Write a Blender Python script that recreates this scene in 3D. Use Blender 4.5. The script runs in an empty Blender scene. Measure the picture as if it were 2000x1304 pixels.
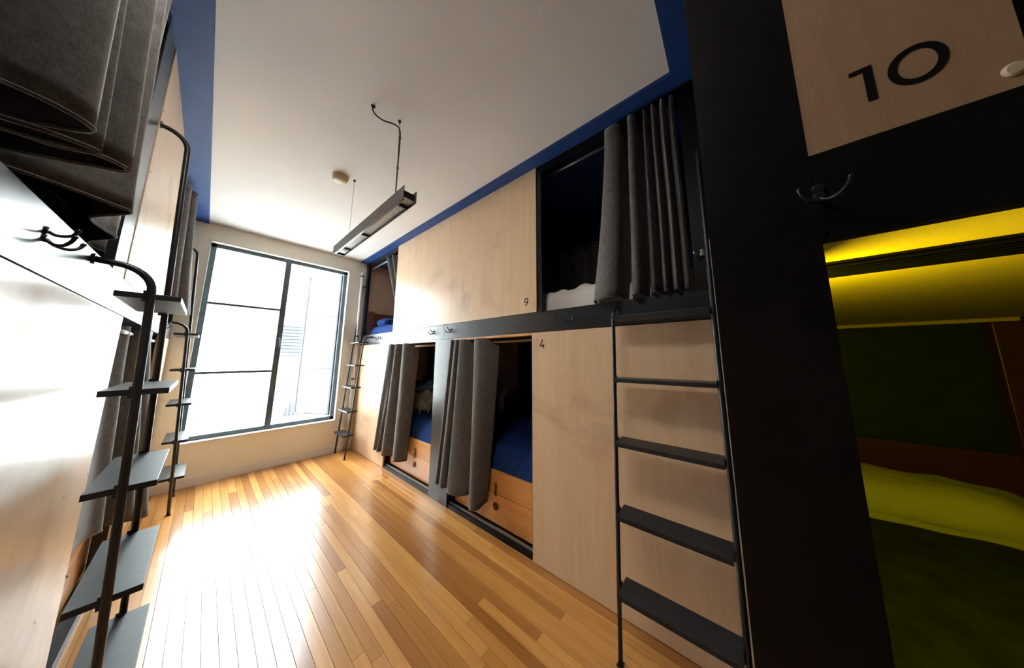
import bpy, bmesh, math, random
from mathutils import Vector, Matrix, noise
R = random.Random(7)
SC = bpy.context.scene
COL = SC.collection

# ---------------------------------------------------------------- camera
yaw, pitch, roll = 0.89280, 0.13890, -0.0005
fwd = Vector((math.sin(yaw)*math.cos(pitch), math.cos(yaw)*math.cos(pitch), math.sin(pitch)))
rt = Vector((math.cos(yaw), -math.sin(yaw), 0)); dn = fwd.cross(rt)
r2 = math.cos(roll)*rt + math.sin(roll)*dn; d2 = -math.sin(roll)*rt + math.cos(roll)*dn
cam = bpy.data.cameras.new('camera'); cam_o = bpy.data.objects.new('camera', cam); COL.objects.link(cam_o)
cam.sensor_width = 36; cam.lens = 496.1/2000*36
cam.shift_x = (1000-1023.8)/2000; cam.shift_y = (628.2-652)/2000
cam.clip_start = 0.01; cam.clip_end = 200
m3 = Matrix((r2, -d2, -fwd)).transposed()
cam_o.matrix_world = Matrix.Translation((0, 0, 1.25)) @ m3.to_4x4()
SC.camera = cam_o

# ---------------------------------------------------------------- light and exposure
SC.view_settings.view_transform = 'Standard'; SC.view_settings.look = 'None'
SC.view_settings.gamma = 1.0; SC.view_settings.use_curve_mapping = False
SC.view_settings.exposure = 1.85
SKY = 6.4
w = bpy.data.worlds.new('overcast_sky'); SC.world = w; w.use_nodes = True
bg = w.node_tree.nodes['Background']; bg.inputs[0].default_value = (0.84, 0.93, 1.0, 1); bg.inputs[1].default_value = SKY
sun = bpy.data.lights.new('sun', 'SUN'); sun.energy = 2.0; sun.angle = math.radians(1.0); sun.color = (1, .97, .92)
sun_o = bpy.data.objects.new('sun', sun); COL.objects.link(sun_o)
sun_o.rotation_euler = Vector((0.35, 1.0, -1.15)).to_track_quat('-Z', 'Y').to_euler()
portal = bpy.data.lights.new('window_portal', 'AREA'); portal.shape = 'RECTANGLE'; portal.size = 1.30; portal.size_y = 2.10
portal.cycles.is_portal = True
po = bpy.data.objects.new('window_portal', portal); COL.objects.link(po)
po.location = (0.54, 4.36, 1.45); po.rotation_euler = Vector((0, -1, 0)).to_track_quat('-Z', 'Y').to_euler()
# unseen fill light added above the camera (added housing built with the room)
back = bpy.data.lights.new('added_fill_light', 'AREA'); back.shape = 'RECTANGLE'; back.size = .30; back.size_y = .70
back.energy = 3.6; back.color = (1, .93, .84)
bo = bpy.data.objects.new('added_fill_light', back); COL.objects.link(bo); bo.location = (-0.02, 0.75, 2.632)
# yellow reading lamp inside bunk 10 (the lamp body is built with the bunk)
yl = bpy.data.lights.new('bunk_reading_lamp', 'AREA'); yl.shape = 'RECTANGLE'; yl.size = .03; yl.size_y = .5
yl.energy = 2.0; yl.color = (1, .76, .0)
ylo = bpy.data.objects.new('bunk_reading_lamp', yl); COL.objects.link(ylo)
ylo.location = (0.80, -0.055, 1.26); ylo.rotation_euler = Vector((0.35, -1, -0.30)).to_track_quat('-Z', 'Y').to_euler()

# ---------------------------------------------------------------- materials
def nt(name):
    m = bpy.data.materials.new(name); m.use_nodes = True
    t = m.node_tree; b = t.nodes['Principled BSDF']; return m, t, b
def N(t, typ, **kw):
    n = t.nodes.new(typ)
    for k, v in kw.items():
        if hasattr(n, k): setattr(n, k, v)
        else: n.inputs[k].default_value = v
    return n
def coords(t, scale=(1, 1, 1), out='Object'):
    tc = N(t, 'ShaderNodeTexCoord'); mp = N(t, 'ShaderNodeMapping'); mp.inputs['Scale'].default_value = scale
    t.links.new(tc.outputs[out], mp.inputs[0]); return mp.outputs[0]
def ramp(t, src, stops):
    r = N(t, 'ShaderNodeValToRGB'); e = r.color_ramp.elements
    while len(e) > 1: e.remove(e[-1])
    e[0].position = stops[0][0]; e[0].color = (*stops[0][1], 1)
    for p, c in stops[1:]:
        x = e.new(p); x.color = (*c, 1)
    t.links.new(src, r.inputs[0]); return r.outputs[0]
def noisetex(t, vec, scale, detail=4, rough=.55, dist=0):
    n = N(t, 'ShaderNodeTexNoise'); n.inputs['Scale'].default_value = scale; n.inputs['Detail'].default_value = detail
    n.inputs['Roughness'].default_value = rough; n.inputs['Distortion'].default_value = dist
    t.links.new(vec, n.inputs['Vector']); return n.outputs['Fac']
def bump(t, b, src, strength, dist=.002):
    n = N(t, 'ShaderNodeBump'); n.inputs['Strength'].default_value = strength; n.inputs['Distance'].default_value = dist
    t.links.new(src, n.inputs['Height']); t.links.new(n.outputs[0], b.inputs['Normal'])
def mixc(t, fac, a, b, mode='MIX'):
    n = N(t, 'ShaderNodeMix'); n.data_type = 'RGBA'; n.blend_type = mode
    for i, v in ((0, fac), (6, a), (7, b)):
        if hasattr(v, 'is_output') or isinstance(v, bpy.types.NodeSocket): t.links.new(v, n.inputs[i])
        else: n.inputs[i].default_value = v if i == 0 else (*v, 1)
    return n.outputs[2]
def plain(name, c, rough=.5, metal=0, spec=.5, coat=0, nscale=0, namp=.15, bmp=0, sheen=0):
    m, t, b = nt(name); b.inputs['Roughness'].default_value = rough; b.inputs['Metallic'].default_value = metal
    b.inputs['Specular IOR Level'].default_value = spec; b.inputs['Coat Weight'].default_value = coat
    b.inputs['Coat Roughness'].default_value = .15; b.inputs['Sheen Weight'].default_value = sheen
    b.inputs['Base Color'].default_value = (*c, 1)
    if nscale:
        f = noisetex(t, coords(t), nscale)
        d = tuple(x*(1-namp) for x in c); l = tuple(min(1, x*(1+namp)) for x in c)
        t.links.new(ramp(t, f, [(.3, d), (.7, l)]), b.inputs['Base Color'])
        if bmp: bump(t, b, f, bmp)
    return m
def wood(name, c1, c2, sc, rough=.35, coat=.3, random_per_object=0, blot=None, coatr=.2):
    m, t, b = nt(name); b.inputs['Roughness'].default_value = rough; b.inputs['Coat Weight'].default_value = coat
    b.inputs['Coat Roughness'].default_value = coatr
    f = noisetex(t, coords(t, sc), 1.0, 6, .6, .3)
    g = noisetex(t, coords(t, tuple(x*.22 for x in sc)), 1.0, 3, .5, .8)
    c = ramp(t, f, [(.25, c2), (.75, c1)])
    c = mixc(t, .45, c, ramp(t, g, [(.3, c2), (.65, c1)]))
    if blot:
        h = noisetex(t, coords(t, (1, 1, 1)), 3.2, 5, .6, .4)
        mk = ramp(t, h, [(.55, (0, 0, 0)), (.8, (1, 1, 1))])
        rgb = N(t, 'ShaderNodeRGBToBW'); t.links.new(mk, rgb.inputs[0])
        c = mixc(t, rgb.outputs[0], c, blot)
    if random_per_object:
        oi = N(t, 'ShaderNodeObjectInfo')
        rc = ramp(t, oi.outputs['Random'], [(0, (.58, .46, .38)), (.35, (.86, .8, .72)), (.7, (1.0, 1.0, 1.0)), (1, (1.25, 1.3, 1.35))])
        c = mixc(t, 1.0, c, rc, 'MULTIPLY')
    t.links.new(c, b.inputs['Base Color']); bump(t, b, f, .12, .001); return m
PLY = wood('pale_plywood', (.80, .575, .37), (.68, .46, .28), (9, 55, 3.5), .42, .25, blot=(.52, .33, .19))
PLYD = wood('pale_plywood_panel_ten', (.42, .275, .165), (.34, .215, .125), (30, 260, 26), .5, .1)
FLOOR = wood('varnished_floor_board', (.77, .395, .11), (.53, .225, .052), (70, 3.5, 20), .30, .75, 1, coatr=.17)
ORANGE = wood('orange_varnished_pine', (.80, .40, .13), (.66, .27, .07), (3, 3, 55), .35, .4, blot=(.32, .11, .03))
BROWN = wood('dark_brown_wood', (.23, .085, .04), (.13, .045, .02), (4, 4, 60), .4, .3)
BLACK = plain('black_paint', (.004, .0042, .005), .42, spec=.22, nscale=25, namp=.25, bmp=.04)
BLACKG = plain('black_beam_paint', (.011, .013, .017), .33, nscale=14, namp=.3, bmp=.05, coat=.25)
METAL = plain('black_powder_coated_steel', (.016, .018, .022), .34, nscale=60, namp=.2)
TREAD = plain('black_tread_board', (.017, .021, .027), .42, spec=.4, nscale=30, namp=.3, bmp=.08)
CEIL = plain('ceiling_white', (.75, .725, .71), .85, nscale=2.2, namp=.03, bmp=.03)
WALLM = plain('cream_wall_paint', (.87, .83, .73), .8, nscale=3, namp=.03, bmp=.03)
TRIMW = plain('off_white_gloss', (.80, .79, .76), .45, nscale=5, namp=.03)
BLUE = plain('blue_ceiling_paint', (.006, .045, .20), .6, nscale=8, namp=.1)
NAVY = plain('navy_inner_paint', (.010, .042, .20), .4, nscale=9, namp=.15)
DARKI = plain('dark_inner_paint', (.018, .02, .024), .6, nscale=9, namp=.2)
GREEN = plain('dark_green_inner_paint', (.012, .035, .028), .6, nscale=9, namp=.2)
CREAMI = plain('cream_bunk_ceiling', (.85, .70, .42), .5, nscale=7, namp=.05, bmp=.15)
STEELO = plain('outer_window_steel', (.012, .016, .018), .5, nscale=40, namp=.2)
STEELW = plain('window_steel', (.07, .10, .115), .45, nscale=40, namp=.2)
CHROME = plain('brushed_chrome', (.55, .55, .55), .25, 1, nscale=40, namp=.1)
BRASS = plain('dull_bronze', (.22, .16, .09), .35, 1, nscale=40, namp=.2)
GREYROD = plain('grey_steel_rod', (.30, .31, .32), .35, .6, nscale=30, namp=.1)
FIX = plain('dark_anodised_fixture', (.085, .083, .082), .45, .3, nscale=60, namp=.2)
REFL = plain('fixture_reflector', (.30, .30, .29), .35, .7, nscale=90, namp=.4)
TUBE = plain('unlit_tube', (.85, .86, .86), .3, nscale=4, namp=.02)
BEIGE = plain('aged_beige_plastic', (.62, .52, .38), .5, nscale=6, namp=.05)
INK = plain('black_number_vinyl', (.006, .006, .007), .6, spec=.12, nscale=20, namp=.1)
SHEET = plain('white_sheet', (.72, .70, .68), .85, nscale=6, namp=.05, bmp=.3, sheen=.2)
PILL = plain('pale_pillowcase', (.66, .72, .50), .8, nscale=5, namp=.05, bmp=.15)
BLANK = plain('dark_green_blanket', (.012, .022, .016), .9, nscale=14, namp=.6, bmp=.5)
TEAL = plain('teal_blue_cloth', (.02, .20, .36), .8, nscale=8, namp=.4, bmp=.4)
BEIGEC = plain('beige_canvas', (.34, .29, .22), .9, nscale=14, namp=.3, bmp=.4)
BLUEC = plain('faded_blue_cloth', (.12, .2, .3), .9, nscale=10, namp=.4, bmp=.3)
FACADE = plain('white_render', (.86, .86, .84), .9, nscale=1.2, namp=.04)
LOUV = plain('pale_grey_louvre', (.042, .050, .060), .6, nscale=12, namp=.15)
DGREY = plain('dark_grey_grille', (.018, .021, .025), .6, nscale=12, namp=.2)
LEAF = plain('leaf_green', (.10, .20, .05), .6, nscale=9, namp=.4)
TERRA = plain('terracotta', (.5, .2, .1), .8, nscale=9, namp=.2)
PAVE = plain('pale_paving', (.62, .61, .58), .9, nscale=3, namp=.1)
def curtain_mat():
    m, t, b = nt('charcoal_velvet'); b.inputs['Roughness'].default_value = .75
    b.inputs['Sheen Weight'].default_value = .35; b.inputs['Sheen Roughness'].default_value = .35
    b.inputs['Sheen Tint'].default_value = (.75, .78, .82, 1); b.inputs['Specular IOR Level'].default_value = .25
    a = noisetex(t, coords(t, (1, 1, .8)), 45, 5, .65); f = noisetex(t, coords(t, (1, 1, .35)), 420, 2, .6)
    c = ramp(t, a, [(.32, (.068, .063, .060)), (.68, (.155, .145, .136))])
    c = mixc(t, .35, c, ramp(t, f, [(.3, (.03, .03, .03)), (.7, (.20, .19, .18))]))
    t.links.new(c, b.inputs['Base Color']); bump(t, b, f, .25, .001); return m
VELVET = curtain_mat()
def duvet_mat():
    m, t, b = nt('navy_ribbed_duvet'); b.inputs['Roughness'].default_value = .8; b.inputs['Specular IOR Level'].default_value = .2
    wv = N(t, 'ShaderNodeTexWave'); wv.wave_type = 'BANDS'; wv.bands_direction = 'Y'; wv.inputs['Scale'].default_value = 22
    wv.inputs['Distortion'].default_value = 2.2; wv.inputs['Detail'].default_value = 2; wv.inputs['Detail Scale'].default_value = .6
    t.links.new(coords(t), wv.inputs['Vector'])
    t.links.new(ramp(t, wv.outputs['Fac'], [(.2, (.003, .012, .06)), (.8, (.018, .085, .36))]), b.inputs['Base Color'])
    bump(t, b, wv.outputs['Fac'], .8, .006); return m
DUVET = duvet_mat()
def glass_mat():
    m = bpy.data.materials.new('window_glass'); m.use_nodes = True; t = m.node_tree; t.nodes.clear()
    o = N(t, 'ShaderNodeOutputMaterial'); mx = N(t, 'ShaderNodeMixShader'); tr = N(t, 'ShaderNodeBsdfTransparent')
    tr.inputs[0].default_value = (.96, .98, .97, 1); gl = N(t, 'ShaderNodeBsdfGlossy'); gl.inputs['Roughness'].default_value = .02
    fr = N(t, 'ShaderNodeLayerWeight'); pw_ = N(t, 'ShaderNodeMath'); pw_.operation = 'POWER'; pw_.inputs[1].default_value = 4
    ml = N(t, 'ShaderNodeMath'); ml.operation = 'MULTIPLY_ADD'; ml.inputs[1].default_value = .5; ml.inputs[2].default_value = .03
    t.links.new(fr.outputs['Facing'], pw_.inputs[0]); t.links.new(pw_.outputs[0], ml.inputs[0]); t.links.new(ml.outputs[0], mx.inputs[0]); t.links.new(tr.outputs[0], mx.inputs[1]); t.links.new(gl.outputs[0], mx.inputs[2])
    t.links.new(mx.outputs[0], o.inputs[0]); return m
GLASS = glass_mat()
def lamp_mat():
    m, t, b = nt('yellow_lamp_lens'); b.inputs['Emission Color'].default_value = (1, .8, .05, 1); b.inputs['Emission Strength'].default_value = 1
    b.inputs['Base Color'].default_value = (.9, .8, .2, 1); return m
YLENS = lamp_mat()

# ---------------------------------------------------------------- mesh helpers
class MB:
    def __init__(s): s.v = []; s.f = []
    def add(s, vs, fs):
        o = len(s.v); s.v += [tuple(p) for p in vs]; s.f += [tuple(o+i for i in f) for f in fs]; return s
    def box(s, x0, x1, y0, y1, z0, z1):
        x0, x1 = sorted((x0, x1)); y0, y1 = sorted((y0, y1)); z0, z1 = sorted((z0, z1))
        vs = [(x0,y0,z0),(x1,y0,z0),(x1,y1,z0),(x0,y1,z0),(x0,y0,z1),(x1,y0,z1),(x1,y1,z1),(x0,y1,z1)]
        return s.add(vs, [(3,2,1,0),(4,5,6,7),(0,1,5,4),(1,2,6,5),(2,3,7,6),(3,0,4,7)])
    def hexa(s, b, t):
        return s.add(list(b)+list(t), [(3,2,1,0),(4,5,6,7),(0,1,5,4),(1,2,6,5),(2,3,7,6),(3,0,4,7)])
    def tube(s, path, r, n=10, cap=True, radii=None):
        path = [Vector(p) for p in path]; rings = []; up = None
        for i, p in enumerate(path):
            a = path[max(0, i-1)]; b = path[min(len(path)-1, i+1)]; d = (b-a).normalized()
            if up is None: up = Vector((0, 0, 1)) if abs(d.z) < .9 else Vector((0, 1, 0))
            u = (up - d*up.dot(d)).normalized(); up = u; v = d.cross(u)
            rr = radii[i] if radii else r
            rings.append([p+rr*(math.cos(2*math.pi*k/n)*u+math.sin(2*math.pi*k/n)*v) for k in range(n)])
        vs = [q for g in rings for q in g]; fs = []
        for i in range(len(rings)-1):
            for k in range(n):
                a = i*n+k; b = i*n+(k+1) % n; fs.append((a, b, b+n, a+n))
        if cap: fs.append(tuple(range(n))[::-1]); fs.append(tuple((len(rings)-1)*n+k for k in range(n)))
        return s.add(vs, fs)
    def lathe(s, prof, origin, axis, n=20):
        ax = Vector(axis).normalized(); u = ax.orthogonal().normalized(); v = ax.cross(u); o = Vector(origin)
        vs = [o+ax*h+r*(math.cos(2*math.pi*k/n)*u+math.sin(2*math.pi*k/n)*v) for r, h in prof for k in range(n)]
        fs = [(i*n+k, i*n+(k+1) % n, (i+1)*n+(k+1) % n, (i+1)*n+k) for i in range(len(prof)-1) for k in range(n)]
        fs.append(tuple(range(n))[::-1]); fs.append(tuple((len(prof)-1)*n+k for k in range(n)))
        return s.add(vs, fs)
    def torus(s, c, axis, R_, r, n=20, m=8):
        ax = Vector(axis).normalized(); u = ax.orthogonal().normalized(); v = ax.cross(u); c = Vector(c); vs = []
        for i in range(n):
            a = 2*math.pi*i/n; d = math.cos(a)*u+math.sin(a)*v
            for k in range(m):
                b = 2*math.pi*k/m; vs.append(c+d*(R_+r*math.cos(b))+ax*r*math.sin(b))
        return s.add(vs, [(i*m+k, ((i+1) % n)*m+k, ((i+1) % n)*m+(k+1) % m, i*m+(k+1) % m) for i in range(n) for k in range(m)])
    def poly(s, outer, place, depth):      # flat glyph piece: outer 2-D polygon (convex), place(u,v,d)->xyz
        n = len(outer); vs = [place(u, v, 0) for u, v in outer]+[place(u, v, depth) for u, v in outer]
        return s.add(vs, [tuple(range(n))[::-1], tuple(range(n, 2*n))]+[(i, (i+1) % n, n+(i+1) % n, n+i) for i in range(n)])
    def ring(s, cu, cv, ru, rv, iu, iv, place, depth, n=40):
        vs = []
        for d in (0, depth):
            for (a, b) in ((ru, rv), (iu, iv)):
                vs += [place(cu+a*math.cos(2*math.pi*k/n), cv+b*math.sin(2*math.pi*k/n), d) for k in range(n)]
        fs = []
        for k in range(n):
            j = (k+1) % n
            fs += [(k, j, n+j, n+k), (2*n+k, 3*n+k, 3*n+j, 2*n+j), (k, 2*n+k, 2*n+j, j), (n+k, n+j, 3*n+j, 3*n+k)]
        return s.add(vs, fs)
    def build(s, name, mat, parent=None, origin=None, smooth=False, bevel=0, solid=0, sub=0):
        if parent is not None: o = Vector(parent['_o']) 
        elif origin is not None: o = Vector(origin)
        else:
            xs, ys, zs = zip(*s.v); o = Vector(((min(xs)+max(xs))/2, (min(ys)+max(ys))/2, min(zs)))
        me = bpy.data.meshes.new(name); me.from_pydata([tuple(Vector(p)-o) for p in s.v], [], s.f)
        bm = bmesh.new(); bm.from_mesh(me); bmesh.ops.recalc_face_normals(bm, faces=bm.faces); bm.to_mesh(me); bm.free()
        if smooth:
            for p in me.polygons: p.use_smooth = True
        me.materials.append(mat)
        ob = bpy.data.objects.new(name, me); COL.objects.link(ob)
        ob['_o'] = tuple(o)
        if parent is not None: ob.parent = parent
        else: ob.location = o
        if bevel:
            b = ob.modifiers.new('bevel', 'BEVEL'); b.width = bevel; b.segments = 2; b.limit_method = 'ANGLE'
            w_ = None
        if solid:
            b = ob.modifiers.new('thickness', 'SOLIDIFY'); b.thickness = solid; b.offset = 0
        if sub:
            b = ob.modifiers.new('sub', 'SUBSURF'); b.levels = sub; b.render_levels = sub
        return ob
def tag(o, label=None, cat=None, group=None, kind=None):
    for k, v in (('label', label), ('category', cat), ('group', group), ('kind', kind)):
        if v: o[k] = v
    return o
def empty(name, loc, label=None, cat=None, group=None, kind=None):
    o = bpy.data.objects.new(name, None); COL.objects.link(o); o.location = loc; o.empty_display_size = .1; o['_o'] = tuple(loc)
    return tag(o, label, cat, group, kind)
def B(x0, x1, y0, y1, z0, z1): return MB().box(x0, x1, y0, y1, z0, z1)
def cr(pts, n=6):                            # Catmull-Rom through tuples of any size
    P = [pts[0]]+list(pts)+[pts[-1]]; out = []
    for i in range(1, len(P)-2):
        for k in range(n):
            t = k/n; out.append(tuple(.5*((2*b)+(-a+c)*t+(2*a-5*b+4*c-d)*t*t+(-a+3*b-3*c+d)*t**3) for a, b, c, d in zip(P[i-1], P[i], P[i+1], P[i+2])))
    out.append(tuple(P[-2])); return out
def structure(mb, name, mat, **k): return tag(mb.build(name, mat, **k), kind='structure')

# ---------------------------------------------------------------- the room
ZC = 2.68; YF = 4.22; FL = -0.24; FR = 1.40
floor = B(-1.4, 2.6, -2.7, 4.34, -.12, -.016).build('floor', plain('dark_subfloor', (.05, .025, .012), .8, nscale=5)); tag(floor, kind='structure')
pw = .0492; x = -.32; rows = 0
while x < 1.46:
    y = -.35 + R.uniform(-.9, 0)
    while y < 4.21:
        L = R.choice((.9, 1.3, 1.7, 2.2))*R.uniform(.85, 1.15); y1 = min(y+L, 4.21)
        if 4.21-y1 < .3: y1 = 4.21
        if y1 > -.3:
            zt = R.uniform(-.0003, .0002); g = .0006
            mb = MB(); a = max(y, -.35)
            x0, x1_, ya, yb = x+g, x+pw-g, a+g, y1-g; c = .0003
            b_ = [(x0, ya, -.018), (x1_, ya, -.018), (x1_, yb, -.018), (x0, yb, -.018)]
            m_ = [(x0, ya, zt-c), (x1_, ya, zt-c), (x1_, yb, zt-c), (x0, yb, zt-c)]
            t_ = [(x0+c, ya+c, zt), (x1_-c, ya+c, zt), (x1_-c, yb-c, zt), (x0+c, yb-c, zt)]
            mb.add(b_+m_+t_, [(3,2,1,0),(0,1,5,4),(1,2,6,5),(2,3,7,6),(3,0,4,7),(4,5,9,8),(5,6,10,9),(6,7,11,10),(7,4,8,11),(8,9,10,11)])
            mb.build('plank', FLOOR, floor)
        y = y1
    x += pw
structure(B(-1.4, 2.6, -2.7, 4.34, ZC, ZC+.1), 'ceiling', CEIL)
structure(B(-1.5, -1.4, -2.7, 4.34, -.02, ZC), 'wall_left', WALLM)
structure(B(2.6, 2.7, -2.7, 4.34, -.02, ZC), 'wall_right', WALLM)
structure(B(-1.4, 2.6, -2.8, -2.7, -.02, ZC), 'wall_back', WALLM)
WX0, WX1, WZ0, WZ1 = -.105, 1.19, .405, 2.495
wf = MB(); wf.box(-1.4, WX0, YF, YF+.14, 0, ZC).box(WX1, 2.6, YF, YF+.14, 0, ZC).box(WX0, WX1, YF, YF+.14, 0, WZ0).box(WX0, WX1, YF, YF+.14, WZ1, ZC)
structure(wf, 'wall_far', WALLM)
structure(B(FL, FR-.002, YF-.014, YF, 0, .085), 'baseboard_far', TRIMW, bevel=.003)
tr = MB(); e = .012
tr.box(WX1-e, WX1, YF-.002, YF+.085, WZ0, WZ1).box(WX0, WX0+e, YF-.002, YF+.085, WZ0, WZ1).box(WX0, WX1, YF-.002, YF+.085, WZ1-e, WZ1)
structure(tr, 'trim_1', TRIMW)
structure(B(WX0, WX1, YF-.014, YF+.085, WZ0-.004, WZ0+.014), 'trim_2', TRIMW, bevel=.003)
structure(B(-.18, .14, .39, 1.11, 2.64, ZC), 'fill_light_housing', TRIMW, bevel=.004)  # added housing around the unseen fill light
# blue painted border of the ceiling
bz0, bz1 = 2.66, ZC
structure(B(FL-.02, -.13, -2.0, YF, bz0, bz1), 'trim_3', BLUE)
bl = MB(); bl.box(1.315, FR+.03, .115, YF, bz0, bz1).box(.47, FR+.03, .005, .115, bz0, bz1).box(.47, .60, -2.0, .005, bz0, bz1)
structure(bl, 'trim_4', BLUE)
structure(MB().tube([(1.335, 4.17, 0), (1.335, 4.17, 2.50)], .020, 14), 'trim_5', TRIMW, smooth=True)
pc = MB()
for z in (.95, 1.55, 2.44): pc.lathe([(.023, -.010), (.023, .010)], (1.335, 4.17, z), (0, 0, 1), 14); pc.box(1.325, 1.345, 4.17, 4.22, z-.008, z+.008)
structure(pc, 'trim_6', STEELW)

# ---------------------------------------------------------------- window
win = empty('window_1', (.54, 4.30, WZ0), kind='structure')
FY0, FY1 = 4.285, 4.325
X0, X1, Z0, Z1 = -.093, 1.178, .420, 2.483
fr = MB(); q = .042
fr.box(X0, X0+q, FY0, FY1, Z0, Z1).box(X1-q, X1, FY0, FY1, Z0, Z1).box(X0, X1, FY0, FY1, Z0, Z0+q).box(X0, X1, FY0, FY1, Z1-q, Z1)
fr.build('window_frame', STEELW, win, bevel=.003)
MX = .538
B(MX-.027, MX+.027, FY0-.004, FY1, Z0+q, Z1-q).build('mullion', STEELW, win, bevel=.003)
for z in (1.828, 1.087): B(X0+q, MX-.02, FY0+.008, FY0+.026, z-.013, z+.013).build('glazing_bar', STEELW, win)
for a, b in ((Z0+q, 1.078), (1.096, 1.819), (1.837, Z1-q)): B(X0+q, MX-.02, FY0+.014, FY0+.018, a, b).build('pane', GLASS, win)
mb = MB(); mb.box(MX-.012, MX+.012, FY0-.016, FY0-.004, 1.36, 1.50); mb.tube([(MX, FY0-.012, 1.48), (MX+.004, FY0-.045, 1.47), (MX+.008, FY0-.05, 1.42), (MX+.012, FY0-.046, 1.37)], .007, 8)
mb.build('window_handle', STEELW, win, smooth=False)
# open sash, hinged on the right and swung outwards
hx, hy = X1-q-.004, FY1; ang = math.atan2(4.87-hy, .850-hx)
def sp(u, w_, z): return (hx+math.cos(ang)*u-math.sin(ang)*w_, hy+math.sin(ang)*u+math.cos(ang)*w_, z)
def sbox(u0, u1, w0, w1, z0, z1):
    return MB().hexa([sp(u0, w0, z0), sp(u1, w0, z0), sp(u1, w1, z0), sp(u0, w1, z0)], [sp(u0, w0, z1), sp(u1, w0, z1), sp(u1, w1, z1), sp(u0, w1, z1)])
SW = .60; sz0, sz1 = .47, 2.44
sash = sbox(0, .03, -.01, .01, sz0, sz1)
for a in (sbox(SW-.03, SW, -.01, .01, sz0, sz1), sbox(.02, SW-.02, -.01, .01, sz0, sz0+.022), sbox(.02, SW-.02, -.01, .01, sz1-.022, sz1)): sash.add(a.v, a.f)
so = sash.build('open_sash', STEELO, win)
tag(so, 'open steel sash swung outwards')
for z in (1.828, 1.087): sbox(.022, SW-.02, -.007, .007, z-.014, z+.014).build('glazing_bar', STEELO, so)
for a, b in ((sz0+.02, 1.078), (1.096, 1.819), (1.837, sz1-.02)): sbox(.022, SW-.02, -.002, .002, a, b).build('pane', GLASS, so)
mb = MB()
for z in (.62, 2.25): mb.tube([(hx+.01, hy-.005, z-.03), (hx+.01, hy-.005, z+.03)], .009, 10)
mb.build('hinge', STEELW, so)
mb = MB().tube([sp(.42, 0, .485), (.72, FY0+.02, .47)], .005, 8); mb.build('stay_arm', STEELW, win)

# ---------------------------------------------------------------- outside
structure(B(-14, 16, 4.4, 22, -1.1, -.95), 'ground', PAVE)
bd = empty('neighbour_building', (1.5, 9.5, -.95), 'white rendered building across the yard with grey louvred window', 'building')
fw_ = MB(); lx0, lx1, lz0, lz1 = 1.10, 2.06, 1.30, 2.07
fw_.box(-9, lx0, 9, 9.4, -.95, 4.4).box(lx1, 12, 9, 9.4, -.95, 4.4).box(lx0, lx1, 9, 9.4, -.95, lz0).box(lx0, lx1, 9, 9.4, lz1, 4.4)
fw_.build('wall', FACADE, bd)
lw = B(lx0-.03, lx1+.03, 8.97, 9.0, lz1, lz1+.04); lw.box(lx0-.03, lx1+.03, 8.97, 9.0, lz0-.04, lz0).box(lx0-.03, lx0, 8.97, 9.0, lz0, lz1).box(lx1, lx1+.03, 8.97, 9.0, lz0, lz1)
lo = lw.build('louvred_window', LOUV, bd)
for i in range(9):
    z = lz0+.04+i*.083
    MB().hexa([(lx0, 8.99, z-.03), (lx1, 8.99, z-.03), (lx1, 8.996, z-.03), (lx0, 8.996, z-.03)], [(lx0, 9.03, z+.06), (lx1, 9.03, z+.06), (lx1, 9.036, z+.06), (lx0, 9.036, z+.06)]).build('slat', LOUV, lo)
B(lx0, lx1, 9.1, 9.12, lz0, lz1).build('backing', DGREY, lo)
am = MB(); arc = [(1.38+.24-.24*math.cos(math.pi*k/14), -.26+.38*math.sin(math.pi*k/14)) for k in range(15)]
am.poly(arc, lambda u, v, d: (u, 8.985-d, v), .012); av = am.build('arched_grille_window', DGREY, bd)
gb = MB()
for x_ in (1.46, 1.54, 1.62, 1.70, 1.78): gb.box(x_-.006, x_+.006, 8.955, 8.97, -.26, -.26+.38*math.sqrt(max(0, 1-((x_-1.62)/.24)**2)))
gb.box(1.36, 1.88, 8.95, 8.97, -.28, -.25); gb.build('grille_bars', TRIMW, av)
for i, (px, lab) in enumerate(((1.42, 'leftmost leafy plant in a terracotta pot outside below the arched window'), (1.72, 'middle leafy plant in a terracotta pot outside below the arched window'), (2.02, 'rightmost leafy plant in a terracotta pot outside below the arched window'))):
    pl = empty('potted_plant', (px, 8.4, -.95), lab, 'plant', 'potted plants in the yard')
    MB().lathe([(.08, 0), (.11, .22), (.12, .22), (.12, .25)], (px, 8.4, -.95), (0, 0, 1), 16).build('pot', TERRA, pl)
    mb = MB()
    for k in range(46):
        a = R.uniform(0, 6.28); h = R.uniform(.05, .3); rr = R.uniform(.02, .15); c = Vector((px+rr*math.cos(a), 8.4+rr*math.sin(a), -.70+h))
        u = Vector((math.cos(a), math.sin(a), R.uniform(.1, .9))).normalized()*.05; v = u.cross(Vector((0, 0, 1))).normalized()*.018
        mb.add([c-u, c+v, c+u, c-v], [(0, 1, 2, 3)])
    mb.build('foliage', LEAF, pl)

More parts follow.
